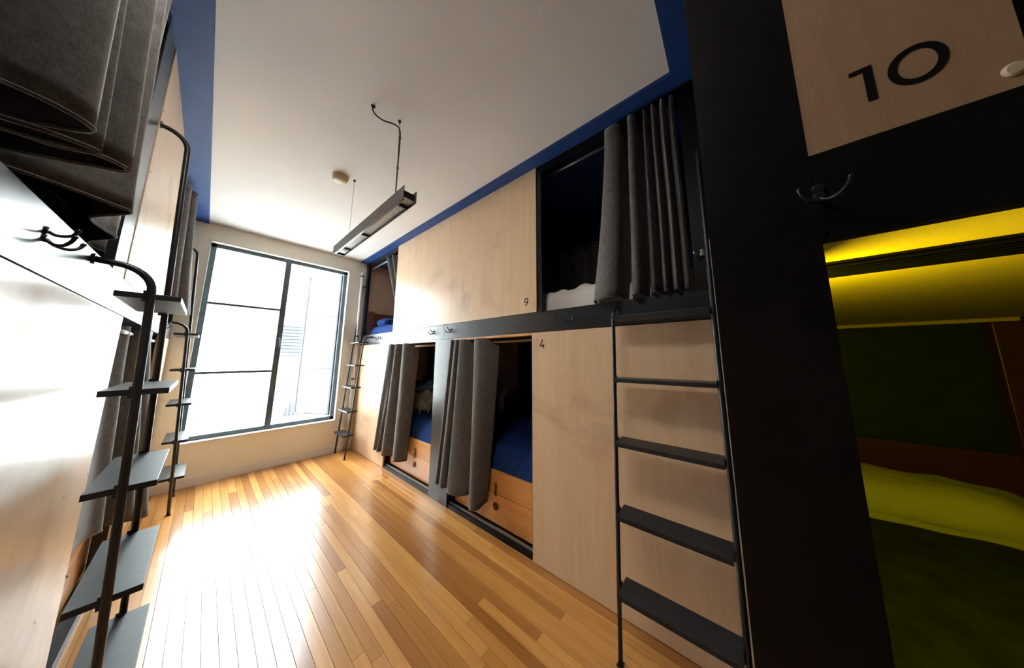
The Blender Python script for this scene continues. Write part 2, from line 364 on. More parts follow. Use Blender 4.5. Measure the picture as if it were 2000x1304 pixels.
# ---------------------------------------------------------------- bunk unit right
def number(parent, glyph, cu, cv, h, X, sgn=-1):
    # plane X facing -X; u runs to the right as seen from the room (towards -Y)
    pl_ = lambda u, v, d: (X-d*1.0, cu-u, cv+v)
    s = h; m = MB(); dd = .0008; t = .13*s
    if glyph == '4':
        m.poly([(-.33*s, -.28*s), (.33*s, -.28*s), (.33*s, -.16*s), (-.33*s, -.16*s)], pl_, dd)
        m.poly([(.08*s, -.5*s), (.20*s, -.5*s), (.20*s, .02*s), (.08*s, .02*s)], pl_, dd)
        m.poly([(-.33*s, -.16*s), (-.18*s, -.16*s), (.16*s, .5*s), (.02*s, .5*s)], pl_, dd)
    elif glyph == '9':
        m.ring(0, .18*s, .30*s, .31*s, .19*s, .20*s, pl_, dd)
        pts = [(.30, .18), (.285, -.08), (.20, -.28), (.04, -.42), (-.18, -.47)]; inn = [(.19, .16), (.175, -.06), (.11, -.21), (-.01, -.32), (-.18, -.36)]
        for i in range(4): m.poly([(a*s, b*s) for a, b in (pts[i], inn[i], inn[i+1], pts[i+1])], pl_, dd)
    elif glyph == '1':
        m.poly([(0.02*s, -.5*s), (.17*s, -.5*s), (.17*s, .5*s), (.02*s, .5*s)], pl_, dd)
        m.poly([(-.20*s, .5*s), (-.20*s, .38*s), (.03*s, .38*s), (.03*s, .5*s)], pl_, dd)
    elif glyph == '0':
        m.ring(0, 0, .43*s, .52*s, .29*s, .38*s, pl_, dd)
    o = m.build('number', INK, parent); tag(o, 'black printed number %s' % glyph); return o

ru = empty('bunk_unit', (1.9, 2.1, 0), 'long right hand bunk unit of pale plywood panels and black posts marked 4 and 9', 'bunk bed')
P0 = 1.402
B(P0, 1.45, .012, 2.113, 1.42, 1.56).build('beam', BLACKG, ru, bevel=.002)
B(P0+.001, 1.45, 2.116, 4.215, 1.42, 1.56).build('beam', BLACKG, ru, bevel=.002)
B(P0, 1.44, 1.968, 2.25, 0.001, 1.419).build('post', BLACKG, ru, bevel=.002)
B(P0+.002, 1.44, .012, .10, 1.561, 2.659).build('post', BLACK, ru, bevel=.002)
B(P0+.002, 1.44, .975, 1.022, 1.561, 2.60).build('post', BLACK, ru)
B(1.42, 1.44, 3.15, 3.19, 1.561, 2.60).build('post', BLACK, ru)
B(P0-.004, 1.44, 4.145, 4.215, 1.561, 2.659).build('post', BLACKG, ru, bevel=.002)
B(P0+.004, 1.45, .10, 4.145, 2.602, 2.659).build('lintel', BLACK, ru)
p4 = B(FR, FR+.018, .012, 1.058, .004, 1.418).build('panel', PLY, ru, bevel=.001); tag(p4, 'plywood panel marked 4'); number(p4, '4', .974, 1.339, .058, FR)
B(FR, FR+.018, 3.205, 4.213, .004, 1.418).build('panel', PLY, ru, bevel=.001)
p9 = B(FR-.001, FR+.017, 1.018, 3.192, 1.561, 2.659).build('panel', PLY, ru, bevel=.001); tag(p9, 'plywood panel marked 9'); number(p9, '9', 1.108, 1.643, .060, FR-.001)
for a, b in ((1.06, 1.967), (2.251, 3.204)):
    B(FR+.008, 1.45, a, b, .001, .032).build('threshold', BLACK, ru, bevel=.002)
    B(FR+.028, 1.438, a, b, .032, .042).build('track', GREYROD, ru)
    B(1.405, 1.50, a, b, 1.402, 1.419).build('shelf_edge', ORANGE, ru)
    MB().tube([(1.455, a-.02, 1.372), (1.455, b+.02, 1.372)], .010, 12).build('curtain_rod', GREYROD, ru, smooth=True)
for a, b in ((.10, .975), (3.215, 4.145)):
    MB().tube([(1.455, a, 2.583), (1.455, b, 2.583)], .011, 12).build('curtain_rod', METAL if a < 1 else GREYROD, ru, smooth=True)
for a, b in ((1.06, 1.09), (1.93, 1.967), (2.251, 2.285), (3.17, 3.204)): B(1.44, 1.461, a, b, .03, 1.40).build('door_jamb', BLACK, ru)
B(2.47, 2.49, .012, 4.215, 0, 1.44).build('back_board', DARKI, ru)
B(2.47, 2.49, .012, 4.215, 1.48, 2.659).build('back_board', NAVY, ru)
B(1.45, 2.47, .012, 2.095, 1.44, 1.48).build('bunk_deck', BROWN, ru); B(1.45, 2.47, 2.125, 4.215, 1.44, 1.48).build('bunk_deck', BROWN, ru)
B(1.45, 2.47, 2.095, 2.125, 0, 1.44).build('partition', PLY, ru); B(1.45, 2.47, 2.095, 2.125, 1.44, 2.659).build('partition', NAVY, ru)
B(1.45, 2.47, 4.19, 4.215, 0, 2.659).build('end_board', PLY, ru)
B(1.42, 2.47, .0125, .035, 0, 2.659).build('end_board', NAVY, ru)
B(1.452, 2.47, .035, 4.19, 2.655, 2.675).build('inner_ceiling', NAVY, ru)

sc_ = MB()
for (y_, zs) in ((1.045, (.05, .38, .72, 1.06, 1.37)), (.03, (.05, .72, 1.37))):
    for z in zs: sc_.lathe([(.003, 0), (.003, .0008)], (FR, y_, z), (-1, 0, 0), 8)
for y_ in (1.032, 3.178):
    for z in (1.60, 1.95, 2.3, 2.62): sc_.lathe([(.003, 0), (.003, .0008)], (FR-.001, y_, z), (-1, 0, 0), 8)
tag(sc_.build('screw_heads', BRASS, ru), kind='stuff')

# soft furnishings
def cushion(name, mat, c, a, b, h, parent=None, seed=0, amp=.008, rot=0, p=.45, sq=.5, nu=48, nv=24):
    mb = MB(); vs = []; c = Vector(c); cs = lambda v, e_: math.copysign(abs(v)**e_, v)
    for j in range(nv+1):
        v = -math.pi/2+math.pi*j/nv
        for i in range(nu):
            u = 2*math.pi*i/nu
            q_ = Vector((a*cs(math.cos(v), sq)*cs(math.cos(u), p), b*cs(math.cos(v), sq)*cs(math.sin(u), p), h*math.sin(v)))
            q_ += Vector((0, 0, 1))*amp*noise.noise(q_*9+Vector((seed, 0, 0)))*2
            q_ = Vector((q_.x*math.cos(rot)-q_.y*math.sin(rot), q_.x*math.sin(rot)+q_.y*math.cos(rot), q_.z)); vs.append(c+q_)
    fs = [(j*nu+i, j*nu+(i+1) % nu, (j+1)*nu+(i+1) % nu, (j+1)*nu+i) for j in range(nv) for i in range(nu)]
    return mb.add(vs, fs).build(name, mat, parent, smooth=True)
def cover(name, mat, x0, x1, y0, y1, z0, z1, parent=None, seed=0, amp=.01, nx=50, ny=90, ed=.09, fold=6):
    mb = MB(); vs = []
    for j in range(ny+1):
        for i in range(nx+1):
            u, v = i/nx, j/ny; x_ = x0+(x1-x0)*u; y_ = y0+(y1-y0)*v
            dx = min(x_-x0, x1-x_); dy = min(y_-y0, y1-y_); d = min(dx, dy)
            t_ = min(1, d/ed); h_ = (1-(1-t_)**2.4)**.5
            z_ = z0+(z1-z0)*h_+amp*h_*(noise.noise(Vector((x_*fold, y_*fold, seed)))+.5*noise.noise(Vector((x_*fold*2.3, y_*fold*2.3, seed+5))))
            vs.append((x_, y_, z_))
    n = nx+1
    fs = [(j*n+i, j*n+i+1, (j+1)*n+i+1, (j+1)*n+i) for j in range(ny) for i in range(nx)]
    k = len(vs); per = [i for i in range(n)]+[j*n+nx for j in range(1, ny+1)]+[ny*n+i for i in range(nx-1, -1, -1)]+[j*n for j in range(ny-1, 0, -1)]
    vs += [(vs[i][0], vs[i][1], z0-.001) for i in per]; m_ = len(per)
    fs += [(per[i], per[(i+1) % m_], k+(i+1) % m_, k+i) for i in range(m_)]; fs.append(tuple(k+i for i in range(m_)))
    return mb.add(vs, fs).build(name, mat, parent, smooth=True)

def box_front(name, y0, y1, ys, label, X=1.462, latch=True, sgn=1):
    t = empty(name, (X+.3*sgn, (y0+y1)/2, .045), label, 'bed base')
    a, b = (X, X+.02*sgn)
    B(a, b, y0, y1, .046, .243).build('lower_board', ORANGE, t, bevel=.002); B(a, b, y0, y1, .247, .405).build('upper_board', ORANGE, t, bevel=.003)
    B(b, X+.95*sgn, y0, y1, .36, .38).build('bed_platform', BROWN, t); B(X+.90*sgn, X+.93*sgn, y0, y1, .046, .36).build('rear_support', BROWN, t)
    fx = X-.002*sgn; m = MB()
    m.torus((fx-.004*sgn, ys, .315), (1, 0, 0), .012, .002, 16, 6)
    m.box(fx, fx-.005*sgn, ys-.008, ys+.008, .235, .305); m.tube([(fx-.006*sgn, ys-.006, .29), (fx-.018*sgn, ys, .268), (fx-.006*sgn, ys+.006, .25)], .003, 6)
    m.build('hasp', BRASS, t)
    k = MB().torus((fx-.002*sgn, ys, .165), (1, 0, 0), .023, .004, 24, 8); k.lathe([(.020, 0), (.018, .003)], (fx, ys, .165), (-sgn, 0, 0), 20)
    k.torus((fx-.008*sgn, ys, .160), (1, .15, 0), .013, .0025, 18, 6); k.build('ring_pull', BRASS, t)
    return t
b4 = box_front('bed_base', .05, 2.09, 1.445, 'orange pine bed base with hasp and ring pull in the bay beside panel 4')
cb = MB(); cb.box(1.455, 1.462, 1.062, 1.10, .235, .262).box(1.455, 1.462, 1.078, 1.10, .215, .285); cb.build('corner_bracket', CHROME, b4)
box_front('bed_base', 2.13, 4.18, 2.62, 'orange pine bed base with hasp and ring pull in the far right lower bay')
for (y0, y1, lab, sd) in ((.06, 2.06, 'navy ribbed duvet on the lower bunk beside panel 4', 1), (2.15, 4.12, 'navy ribbed duvet on the far right lower bunk', 2)):
    d_ = cover('duvet', DUVET, 1.475, 2.44, y0, y1, .381, .575, seed=sd, amp=.02, ed=.13); tag(d_, lab, 'bedding')
def headboard(x0, x1, y, z0, z1, zp, lab, th=.035):
    t = empty('headboard', ((x0+x1)/2, y, z0), lab, 'headboard')
    B(x0+.03, x1-.03, y, y+th*.6, z0, z1).build('head_panel', BROWN, t, bevel=.003)
    B(x0, x0+.07, y-.01, y+th, z0, zp).build('head_post', BROWN, t, bevel=.003); B(x1-.07, x1, y-.01, y+th, z0, zp).build('head_post', BROWN, t, bevel=.003)
    return t
headboard(1.50, 2.45, 2.062, .39, .80, .86, 'dark brown wooden headboard in the lower bunk beside panel 4', .028)
headboard(1.50, 2.45, 4.145, .39, .86, .92, 'dark brown wooden headboard in the far right lower bunk')
headboard(1.462, 2.45, 4.145, 1.49, 1.905, 1.93, 'brown wooden headboard in the far right upper bunk')
dv = cover('duvet', DUVET, 1.47, 2.45, 2.2, 4.135, 1.485, 1.70, seed=4, amp=.02); tag(dv, 'blue duvet on the far right upper bunk', 'bedding')
pd_ = cushion('pillow', DUVET, (1.80, 3.94, 1.745), .27, .17, .09, seed=3, amp=.01); tag(pd_, 'plump blue pillow against the far right upper headboard', 'pillow')
# white sheeted mattress upper near
ms = cover('mattress', SHEET, 1.462, 2.44, .05, 2.07, 1.485, 1.715, seed=9, amp=.030, ed=.07, fold=9); tag(ms, 'mattress in a crumpled white sheet on the upper bunk by panel 9', 'mattress')
# bundle on the far lower bunk
bg_ = empty('backpack', (1.80, 3.15, .57), 'beige canvas backpack with loose straps lying on the far right lower bunk', 'bag')
cushion('bag_body', BEIGEC, (1.85, 3.18, .70), .24, .20, .125, bg_, 3, .04, .3, .7, .8)
for k, (yy, dx) in enumerate(((3.02, 0), (2.99, .1))):
    MB().tube([(1.72+dx, yy+.02, .74), (1.70+dx, yy-.03, .68), (1.69+dx, yy-.06, .62), (1.66+dx, yy-.07, .585)], .012, 8).build('strap', BEIGEC, bg_, smooth=True)
tag(cushion('cloth_bundle', BLUEC, (1.86, 3.20, .865), .17, .13, .055, None, 8, .03, .5, .8, .9), 'faded blue cloth bundle piled on the beige backpack', 'clothes')
tw = MB().tube([(2.13, 1.98, .93), (2.10, 1.975, .87), (2.06, 1.97, .81), (2.04, 1.965, .74), (2.04, 1.96, .68)], .03, 12, radii=[.022, .034, .030, .036, .018])
tag(tw.build('towel', SHEET, smooth=True), 'small white rolled towel hung by the headboard of the lower bunk beside panel 4', 'towel')
# ---------------------------------------------------------------- curtains
def curtain(name, label, bot, top, zt, zb, group='charcoal velvet bunk curtains', grom=None, rows=26, seed=0, zbs=None, flare=1.6, n=7):
    """bot, top: lists of (x, y) control points of the hem and of the heading; zbs: hem heights"""
    zbs = zbs or [zb]*len(bot)
    bb = cr([(x_, y_, z_) for (x_, y_), z_ in zip(bot, zbs)], n); tt = cr([(x_, y_, zt) for x_, y_ in top], n)
    vs = []; nn = len(bb)
    for r_ in range(rows+1):
        t = r_/rows; k = 1-(1-t)**flare if flare > 1 else t
        for i, (a, b) in enumerate(zip(bb, tt)):
            s = 1-k  # share of the hem shape
            x_ = a[0]*s+b[0]*(1-s); y_ = a[1]*s+b[1]*(1-s); z_ = a[2]*(1-t)+b[2]*t
            d = .004*noise.noise(Vector((x_*4+seed, y_*6, z_*3)))
            vs.append((x_+d, y_+d, z_))
    fs = [(r_*nn+i, r_*nn+i+1, (r_+1)*nn+i+1, (r_+1)*nn+i) for r_ in range(rows) for i in range(nn-1)]
    t = empty(name, (sum(p[0] for p in bot)/len(bot), sum(p[1] for p in bot)/len(bot), min(zbs)), label, 'curtain', group)
    MB().add(vs, fs).build('curtain_cloth', VELVET, t, smooth=True, solid=.003)
    hem = MB().tube([(a[0], a[1], a[2]+.004) for a in bb], .0028, 6); hem.build('hem', VELVET, t, smooth=True)
    for (gx, gy, gz, ax) in (grom or []): MB().torus((gx, gy, gz), ax, .019, .0045, 22, 8).build('eyelet', CHROME, t, smooth=True)
    return t
def zig(ys, xr, xv, w=.5):
    """ridges (towards -X side xr) centred at ys[0::2] and valleys at ys[1::2]"""
    return [(xr if i % 2 == 0 else xv, y_) for i, y_ in enumerate(ys)]
# right upper near curtain (folds stand towards the room)
bot = [(1.47, .615), (1.385, .592), (1.335, .52), (1.345, .455), (1.42, .44), (1.49, .412), (1.43, .385), (1.355, .368), (1.35, .335), (1.43, .325), (1.48, .305), (1.40, .285), (1.362, .265), (1.42, .247), (1.46, .236), (1.40, .228), (1.362, .212), (1.42, .202), (1.45, .192), (1.39, .182), (1.362, .165), (1.42, .152), (1.45, .145), (1.40, .138), (1.37, .125), (1.39, .112)]
top = [(1.47, .50), (1.41, .488), (1.368, .47), (1.37, .405), (1.44, .395), (1.50, .375), (1.44, .358), (1.372, .345), (1.37, .315), (1.44, .305), (1.49, .29), (1.42, .272), (1.372, .258), (1.43, .246), (1.48, .238), (1.42, .230), (1.372, .215), (1.43, .200), (1.47, .195), (1.41, .188), (1.372, .17), (1.43, .158), (1.47, .152), (1.42, .146), (1.38, .132), (1.40, .120)]
zbs = [1.572]*4+[1.575, 1.58, 1.575, 1.57, 1.57, 1.572]+[1.572]*16
curtain('bunk_curtain', 'bunched grey velvet curtain of the right upper bunk by panel 9', bot, top, 2.615, 1.58, zbs=zbs, flare=1.3,
        grom=[(1.455, .398, 2.583, (1, 1.2, 0)), (1.455, .352, 2.583, (1, -1.2, 0)), (1.455, .30, 2.583, (1, 1.2, 0)), (1.455, .265, 2.583, (1, -1.2, 0))])
# dark curtain over the back board of that bunk
bot = []; y_ = .60; i = 0
while y_ < 2.0: bot.append((2.40+(.028 if i % 2 else -.02), y_)); y_ += .10; i += 1
c_ = curtain('bunk_curtain', 'flat black eyelet curtain on the back board of the right upper bunk', bot, bot, 2.43, 1.72, grom=[(2.375, .75+.2*k, 2.39, (1, .2, 0)) for k in range(6)])
tag(MB().tube([(2.405, .5, 2.39), (2.405, 2.05, 2.39)], .009, 10).build('curtain_rod', METAL, smooth=True), 'thin black rod on the back board of the right upper bunk', 'curtain rod')
# right upper far curtain
bot = [(1.50, 3.00), (1.46, 3.03), (1.50, 3.06), (1.455, 3.09), (1.50, 3.12), (1.45, 3.17), (1.49, 3.22)]
top = [(1.50, 3.18), (1.42, 3.25), (1.47, 3.32), (1.41, 3.40), (1.46, 3.47), (1.405, 3.55), (1.47, 3.64)]
curtain('bunk_curtain', 'grey velvet curtain tucked beside the far end of the upper panel, right upper far bunk', bot, top, 2.615, 1.62, zbs=[1.72]*7, flare=1)
# right lower curtains
bot = [(1.40, 3.42), (1.375, 3.40), (1.35, 3.36), (1.385, 3.32), (1.35, 3.27), (1.42, 3.24), (1.36, 3.16), (1.335, 3.09), (1.38, 3.03), (1.43, 2.98), (1.40, 2.93), (1.35, 2.87), (1.33, 2.79), (1.37, 2.73), (1.43, 2.72)]
top = [(1.40, 3.25), (1.385, 3.23), (1.375, 3.20), (1.39, 3.16), (1.44, 3.13), (1.45, 3.10), (1.395, 3.07), (1.375, 3.03), (1.40, 2.99), (1.45, 2.96), (1.42, 2.92), (1.385, 2.88), (1.38, 2.82), (1.43, 2.75), (1.49, 2.70)]
zbs = [.17]*5+[.175]*5+[.185]*5
curtain('bunk_curtain', 'grey velvet curtain hanging in the far right lower bay beside the ladder', bot, top, 1.405, .17, zbs=zbs, flare=1.1, grom=[(1.44, 2.84, 1.372, (.6, 1, 0))])
bot = [(1.41, 2.12), (1.375, 2.10), (1.36, 2.07), (1.40, 2.05), (1.365, 2.03), (1.345, 1.99), (1.36, 1.955), (1.43, 1.94), (1.365, 1.91), (1.34, 1.87), (1.355, 1.79), (1.39, 1.71), (1.45, 1.655), (1.38, 1.63), (1.325, 1.585), (1.34, 1.52), (1.43, 1.50)]
top = [(1.41, 2.00), (1.392, 1.985), (1.385, 1.96), (1.41, 1.945), (1.39, 1.925), (1.382, 1.90), (1.39, 1.88), (1.45, 1.87), (1.40, 1.855), (1.382, 1.83), (1.40, 1.77), (1.44, 1.73), (1.47, 1.70), (1.41, 1.675), (1.385, 1.62), (1.41, 1.53), (1.49, 1.45)]
zbs = [.165]*5+[.17]*3+[.17, .165, .165, .18, .20, .17, .15, .155, .19]
curtain('bunk_curtain', 'grey velvet curtain hanging in the right lower bay beside the wide black post', bot, top, 1.405, .16, zbs=zbs, flare=1.1, grom=[(1.44, 1.615, 1.372, (.7, 1, 0))])

# ---------------------------------------------------------------- left bunk unit
lu = empty('bunk_unit', (-.8, 2.1, 0), 'left hand bunk unit of pale plywood and black posts close to the camera', 'bunk bed')
K = FL
B(K-.05, K, -.3, 2.09, 1.424, 1.562).build('beam', BLACKG, lu, bevel=.002); B(K-.05, K, 2.093, 4.215, 1.424, 1.562).build('beam', BLACKG, lu, bevel=.002)
B(K-.018, K+.001, -.3, 2.005, .004, 1.420).build('panel', PLY, lu, bevel=.001)
B(K-.05, K-.002, 1.69, 1.878, 1.563, 2.659).build('post', BLACKG, lu, bevel=.002)
B(K-.018, K+.001, 1.879, 3.16, 1.563, 2.659).build('panel', PLY, lu, bevel=.001)
B(K-.05, K-.002, 3.17, 3.20, 1.563, 2.60).build('post', BLACK, lu)
B(K-.05, K-.002, 4.14, 4.213, 1.563, 2.659).build('post', BLACKG, lu)
B(K-.05, K-.004, -.3, 1.69, 2.60, 2.659).build('lintel', BLACK, lu); B(K-.05, K-.004, 3.16, 4.14, 2.60, 2.659).build('lintel', BLACK, lu)
B(K-.05, K-.001, 2.86, 3.02, .001, 1.42).build('post', BLACKG, lu, bevel=.002)
B(K-.018, K+.001, 3.48, 4.213, .004, 1.420).build('panel', PLY, lu, bevel=.001)
for a, b in ((2.006, 2.86), (3.02, 3.479)):
    B(K-.05, K-.006, a, b, .001, .045).build('threshold', BLACK, lu, bevel=.002)
    MB().tube([(K-.028, a, 1.372), (K-.028, b, 1.372)], .010, 12).build('curtain_rod', GREYROD, lu, smooth=True)
MB().tube([(K-.06, -.2, 2.583), (K-.06, 1.69, 2.583)], .011, 12).build('curtain_rod', METAL, lu, smooth=True)
MB().tube([(K-.06, 3.2, 2.583), (K-.06, 4.14, 2.583)], .011, 12).build('curtain_rod', METAL, lu, smooth=True)
B(-1.34, -1.32, -.3, 4.215, 0, 2.659).build('back_board', DARKI, lu)
B(-1.32, K-.05, -.3, 1.77, 1.44, 1.48).build('bunk_deck', BROWN, lu); B(-1.32, K-.05, 1.80, 4.215, 1.44, 1.48).build('bunk_deck', BROWN, lu)
B(-1.32, K-.05, 1.77, 1.80, 0, 2.659).build('partition', DARKI, lu); B(-1.32, K-.02, 4.19, 4.215, 0, 2.659).build('end_board', PLY, lu)
B(-1.32, K-.02, -.33, -.30, 0, 2.659).build('end_board', DARKI, lu)
B(-1.32, K-.052, -.3, 4.19, 2.655, 2.675).build('inner_ceiling', NAVY, lu)
sc_ = MB()
for y_ in (1.985, 1.72):
    for z in (.45, .8, 1.38): sc_.lathe([(.003, 0), (.003, .0008)], (K+.001, y_, z), (1, 0, 0), 8)
for z in (1.75, 2.05, 2.35): sc_.lathe([(.004, 0), (.004, .001)], (K+.001, 1.90, z), (1, 0, 0), 8)
tag(sc_.build('screw_heads', BRASS, lu), kind='stuff')
box_front('bed_base', 1.82, 4.17, 2.42, 'orange pine bed base with latch behind the left hand ladder', X=K-.065, sgn=-1)
tag(cover('duvet', DUVET, -1.30, K-.09, 1.83, 4.12, .381, .56, seed=21, amp=.02), 'navy duvet on the left lower bunk behind the velvet curtain', 'bedding')
tag(cover('duvet', DUVET, -1.30, K-.07, -.25, 1.74, 1.485, 1.64, seed=22, amp=.02), 'navy duvet on the left upper bunk behind the near curtain', 'bedding')
tag(cushion('pillow', TEAL, (-.47, 1.60, 1.72), .14, .12, .075, None, 5, .02, .2, .6, .7), 'teal blue pillow glimpsed under the near left curtain', 'pillow')
# near left curtain
bot = [(-.34, .70), (-.24, .716), (-.179, .732), (-.153, .770), (-.193, .806), (-.236, .820), (-.33, .828), (-.25, .836), (-.197, .833), (-.160, .848), (-.206, .878), (-.25, .874), (-.33, .874), (-.25, .878), (-.20, .866), (-.158, .861), (-.137, .893), (-.192, .927), (-.264, .962), (-.34, 1.02), (-.262, 1.062), (-.218, 1.091), (-.186, 1.118), (-.157, 1.147), (-.185, 1.20), (-.230, 1.278), (-.222, 1.37), (-.212, 1.44), (-.262, 1.523), (-.28, 1.60), (-.262, 1.675)]
top = [(x_-.03*(1 if x_ > -.2 else 0), y_*.985-.012) for x_, y_ in bot]
curtain('bunk_curtain', 'deeply folded charcoal curtain of the near left upper bunk, top left corner', bot, top, 2.615, 1.61, flare=1.0, n=6, grom=[(-.30, .80, 2.583, (.6, 1, 0)), (-.29, 1.0, 2.583, (.6, 1, 0)), (-.29, 1.3, 2.583, (.6, 1, 0))])
# far left upper curtain
bot = [(-.30, 2.86+.36), (-.245, 3.20), (-.205, 3.215), (-.18, 3.25), (-.215, 3.28), (-.235, 3.30), (-.16, 3.29), (-.128, 3.33), (-.17, 3.38), (-.21, 3.42), (-.15, 3.44), (-.125, 3.50), (-.2, 3.54)]
top = [(-.30, 3.20), (-.265, 3.20), (-.235, 3.22), (-.215, 3.26), (-.24, 3.30), (-.26, 3.33), (-.21, 3.36), (-.19, 3.40), (-.23, 3.44), (-.27, 3.48), (-.22, 3.52), (-.20, 3.56), (-.26, 3.60)]
curtain('bunk_curtain', 'narrow charcoal curtain of the far left upper bunk beside the window ladder', bot, top, 2.615, 1.60, flare=1.2)
# left lower curtains
bot = [(-.31, 2.04), (-.262, 2.06), (-.255, 2.12), (-.262, 2.22), (-.25, 2.32), (-.22, 2.40), (-.26, 2.46), (-.28, 2.52), (-.20, 2.56), (-.155, 2.62), (-.20, 2.68), (-.24, 2.73), (-.16, 2.76), (-.115, 2.82), (-.16, 2.90)]
top = [(-.31, 2.03), (-.27, 2.05), (-.268, 2.10), (-.275, 2.20), (-.29, 2.30), (-.26, 2.38), (-.29, 2.44), (-.31, 2.50), (-.25, 2.54), (-.225, 2.58), (-.27, 2.62), (-.30, 2.66), (-.25, 2.70), (-.225, 2.76), (-.27, 2.82)]
zbs = [.44, .45, .45, .45, .44, .43, .42, .42, .40, .38, .36, .34, .32, .30, .30]
curtain('bunk_curtain', 'charcoal curtain of the left lower bunk behind the nearest ladder', bot, top, 1.405, .4, zbs=zbs, flare=1.1, grom=[(-.268, 2.13, 1.372, (1, .3, 0)), (-.24, 2.57, 1.372, (.7, 1, 0))])

# ---------------------------------------------------------------- bunk ten (right foreground)
tu = empty('bunk_unit', (1.5, -.55, 0), 'black framed bunk unit marked 10 in the right foreground', 'bunk bed')
T = .57
B(T, T+.05, -.124, .012, .001, 2.659).build('post', BLACK, tu)
B(T-.0004, T+.003, .012, .0132, .001, 1.47).build('edge_strip', plain('pale_edge', (.45, .42, .38), .5, nscale=30), tu)  # thin pale strip down the corner of the post
B(T, T+.05, -1.10, -.96, .001, 2.659).build('post', BLACK, tu, bevel=.003)
fb = MB(); fb.box(T+.0005, T+.02, -.96, -.124, 1.440, 1.568)
# rounded lower corner of the opening
fb.box(T+.0005, T+.02, -.96, -.128, 1.4265, 1.440).box(T+.0005, T+.02, -.132, -.124, 1.430, 1.44)
B(T+.030, T+.040, -1.083, -.125, 1.436, 1.4419).build('shadow_line', BROWN, tu)  # brown strip standing in for a shadow line on the bunk ceiling
fb.build('beam', BLACK, tu)
B(T+.001, T+.05, -.96, -.124, .001, .30).build('front_rail', BLACK, tu)
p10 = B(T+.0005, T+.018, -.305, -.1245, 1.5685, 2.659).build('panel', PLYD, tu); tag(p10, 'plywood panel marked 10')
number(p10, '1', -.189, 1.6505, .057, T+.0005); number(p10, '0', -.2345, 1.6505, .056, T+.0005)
MB().lathe([(.0085, 0), (.0085, .0015), (.006, .003)], (T+.0005, -.2945, 1.592), (-1, 0, 0), 24).build('screw_cap', BEIGE, p10, smooth=False)
B(T+.001, 2.50, .0, .012, 0, 2.659).build('side_board', BLACK, tu)
B(T+.05, 2.50, -1.10, -1.085, 0, 2.659).build('side_board', GREEN, tu)
B(T+.052, 2.48, -.006, -.001, .0, 1.44).build('side_lining', GREEN, tu)
B(2.46, 2.48, -1.085, -.007, 0, 1.441).build('back_board', GREEN, tu)
B(T+.021, 2.46, -1.084, -.125, 1.442, 1.47).build('bunk_ceiling', CREAMI, tu)
B(T+.052, 2.5, -1.084, -.007, 1.471, 1.56).build('bunk_deck', BLACK, tu)
B(2.40, 2.46, -1.084, -.007, 1.424, 1.4415).build('ceiling_batten', CREAMI, tu)
vs_ = MB(); vent = B(.775, .905, -1.083, -.125, 1.4385, 1.4419).build('vent_strip', BLACK, tu)
for k in range(6): B(.783+.02*k, .793+.02*k, -1.083, -.008, 1.433, 1.4385).build('slat', BLACK, vent)
hb = empty('headboard', (2.40, -.55, .35), 'reddish brown wooden headboard with tall post behind the yellow lit pillow', 'headboard')
BR2 = wood('reddish_brown_headboard', (.12, .035, .016), (.07, .018, .008), (4, 4, 60), .4, .3)
B(2.40, 2.43, -1.08, -.02, .35, .80).build('head_panel', BR2, hb, bevel=.003)
B(2.375, 2.44, -1.079, -1.0,   .35, 1.42).build('head_post', BR2, hb, bevel=.004)
tag(cover('mattress', PILL, .64, 2.36, -1.07, -.02, .31, .562, seed=31, amp=.004), 'pale sheeted mattress of the yellow lit bunk', 'mattress')
bk = cover('blanket', BLANK, .635, 1.905, -1.078, -.012, .33, .592, seed=33, amp=.012, fold=4); tag(bk, 'dark green blanket spread on the yellow lit bunk', 'blanket')
tag(cushion('pillow', PILL, (2.14, -.50, .615), .20, .46, .085, None, 12, .010, 0, .45, .6), 'pale pillow glowing yellow green at the head of bunk 10', 'pillow')
lm = empty('reading_lamp', (.80, -.03, 1.22), 'slim yellow lit lamp fixed inside bunk 10 behind the black post', 'lamp')
B(.785, .815, -.034, -.007, .99, 1.40).build('lamp_housing', BLACK, lm); B(.79, .81, -.0365, -.034, 1.0, 1.39).build('lamp_lens', YLENS, lm)
bot = [(.64, -.31), (.60, -.34), (.64, -.38), (.68, -.42), (.61, -.46), (.65, -.50), (.69, -.55), (.61, -.60), (.65, -.66)]
curtain('bunk_curtain', 'curtain edge of the upper bunk beside panel 10, top right corner', bot, bot, 2.6, 1.59, flare=1)

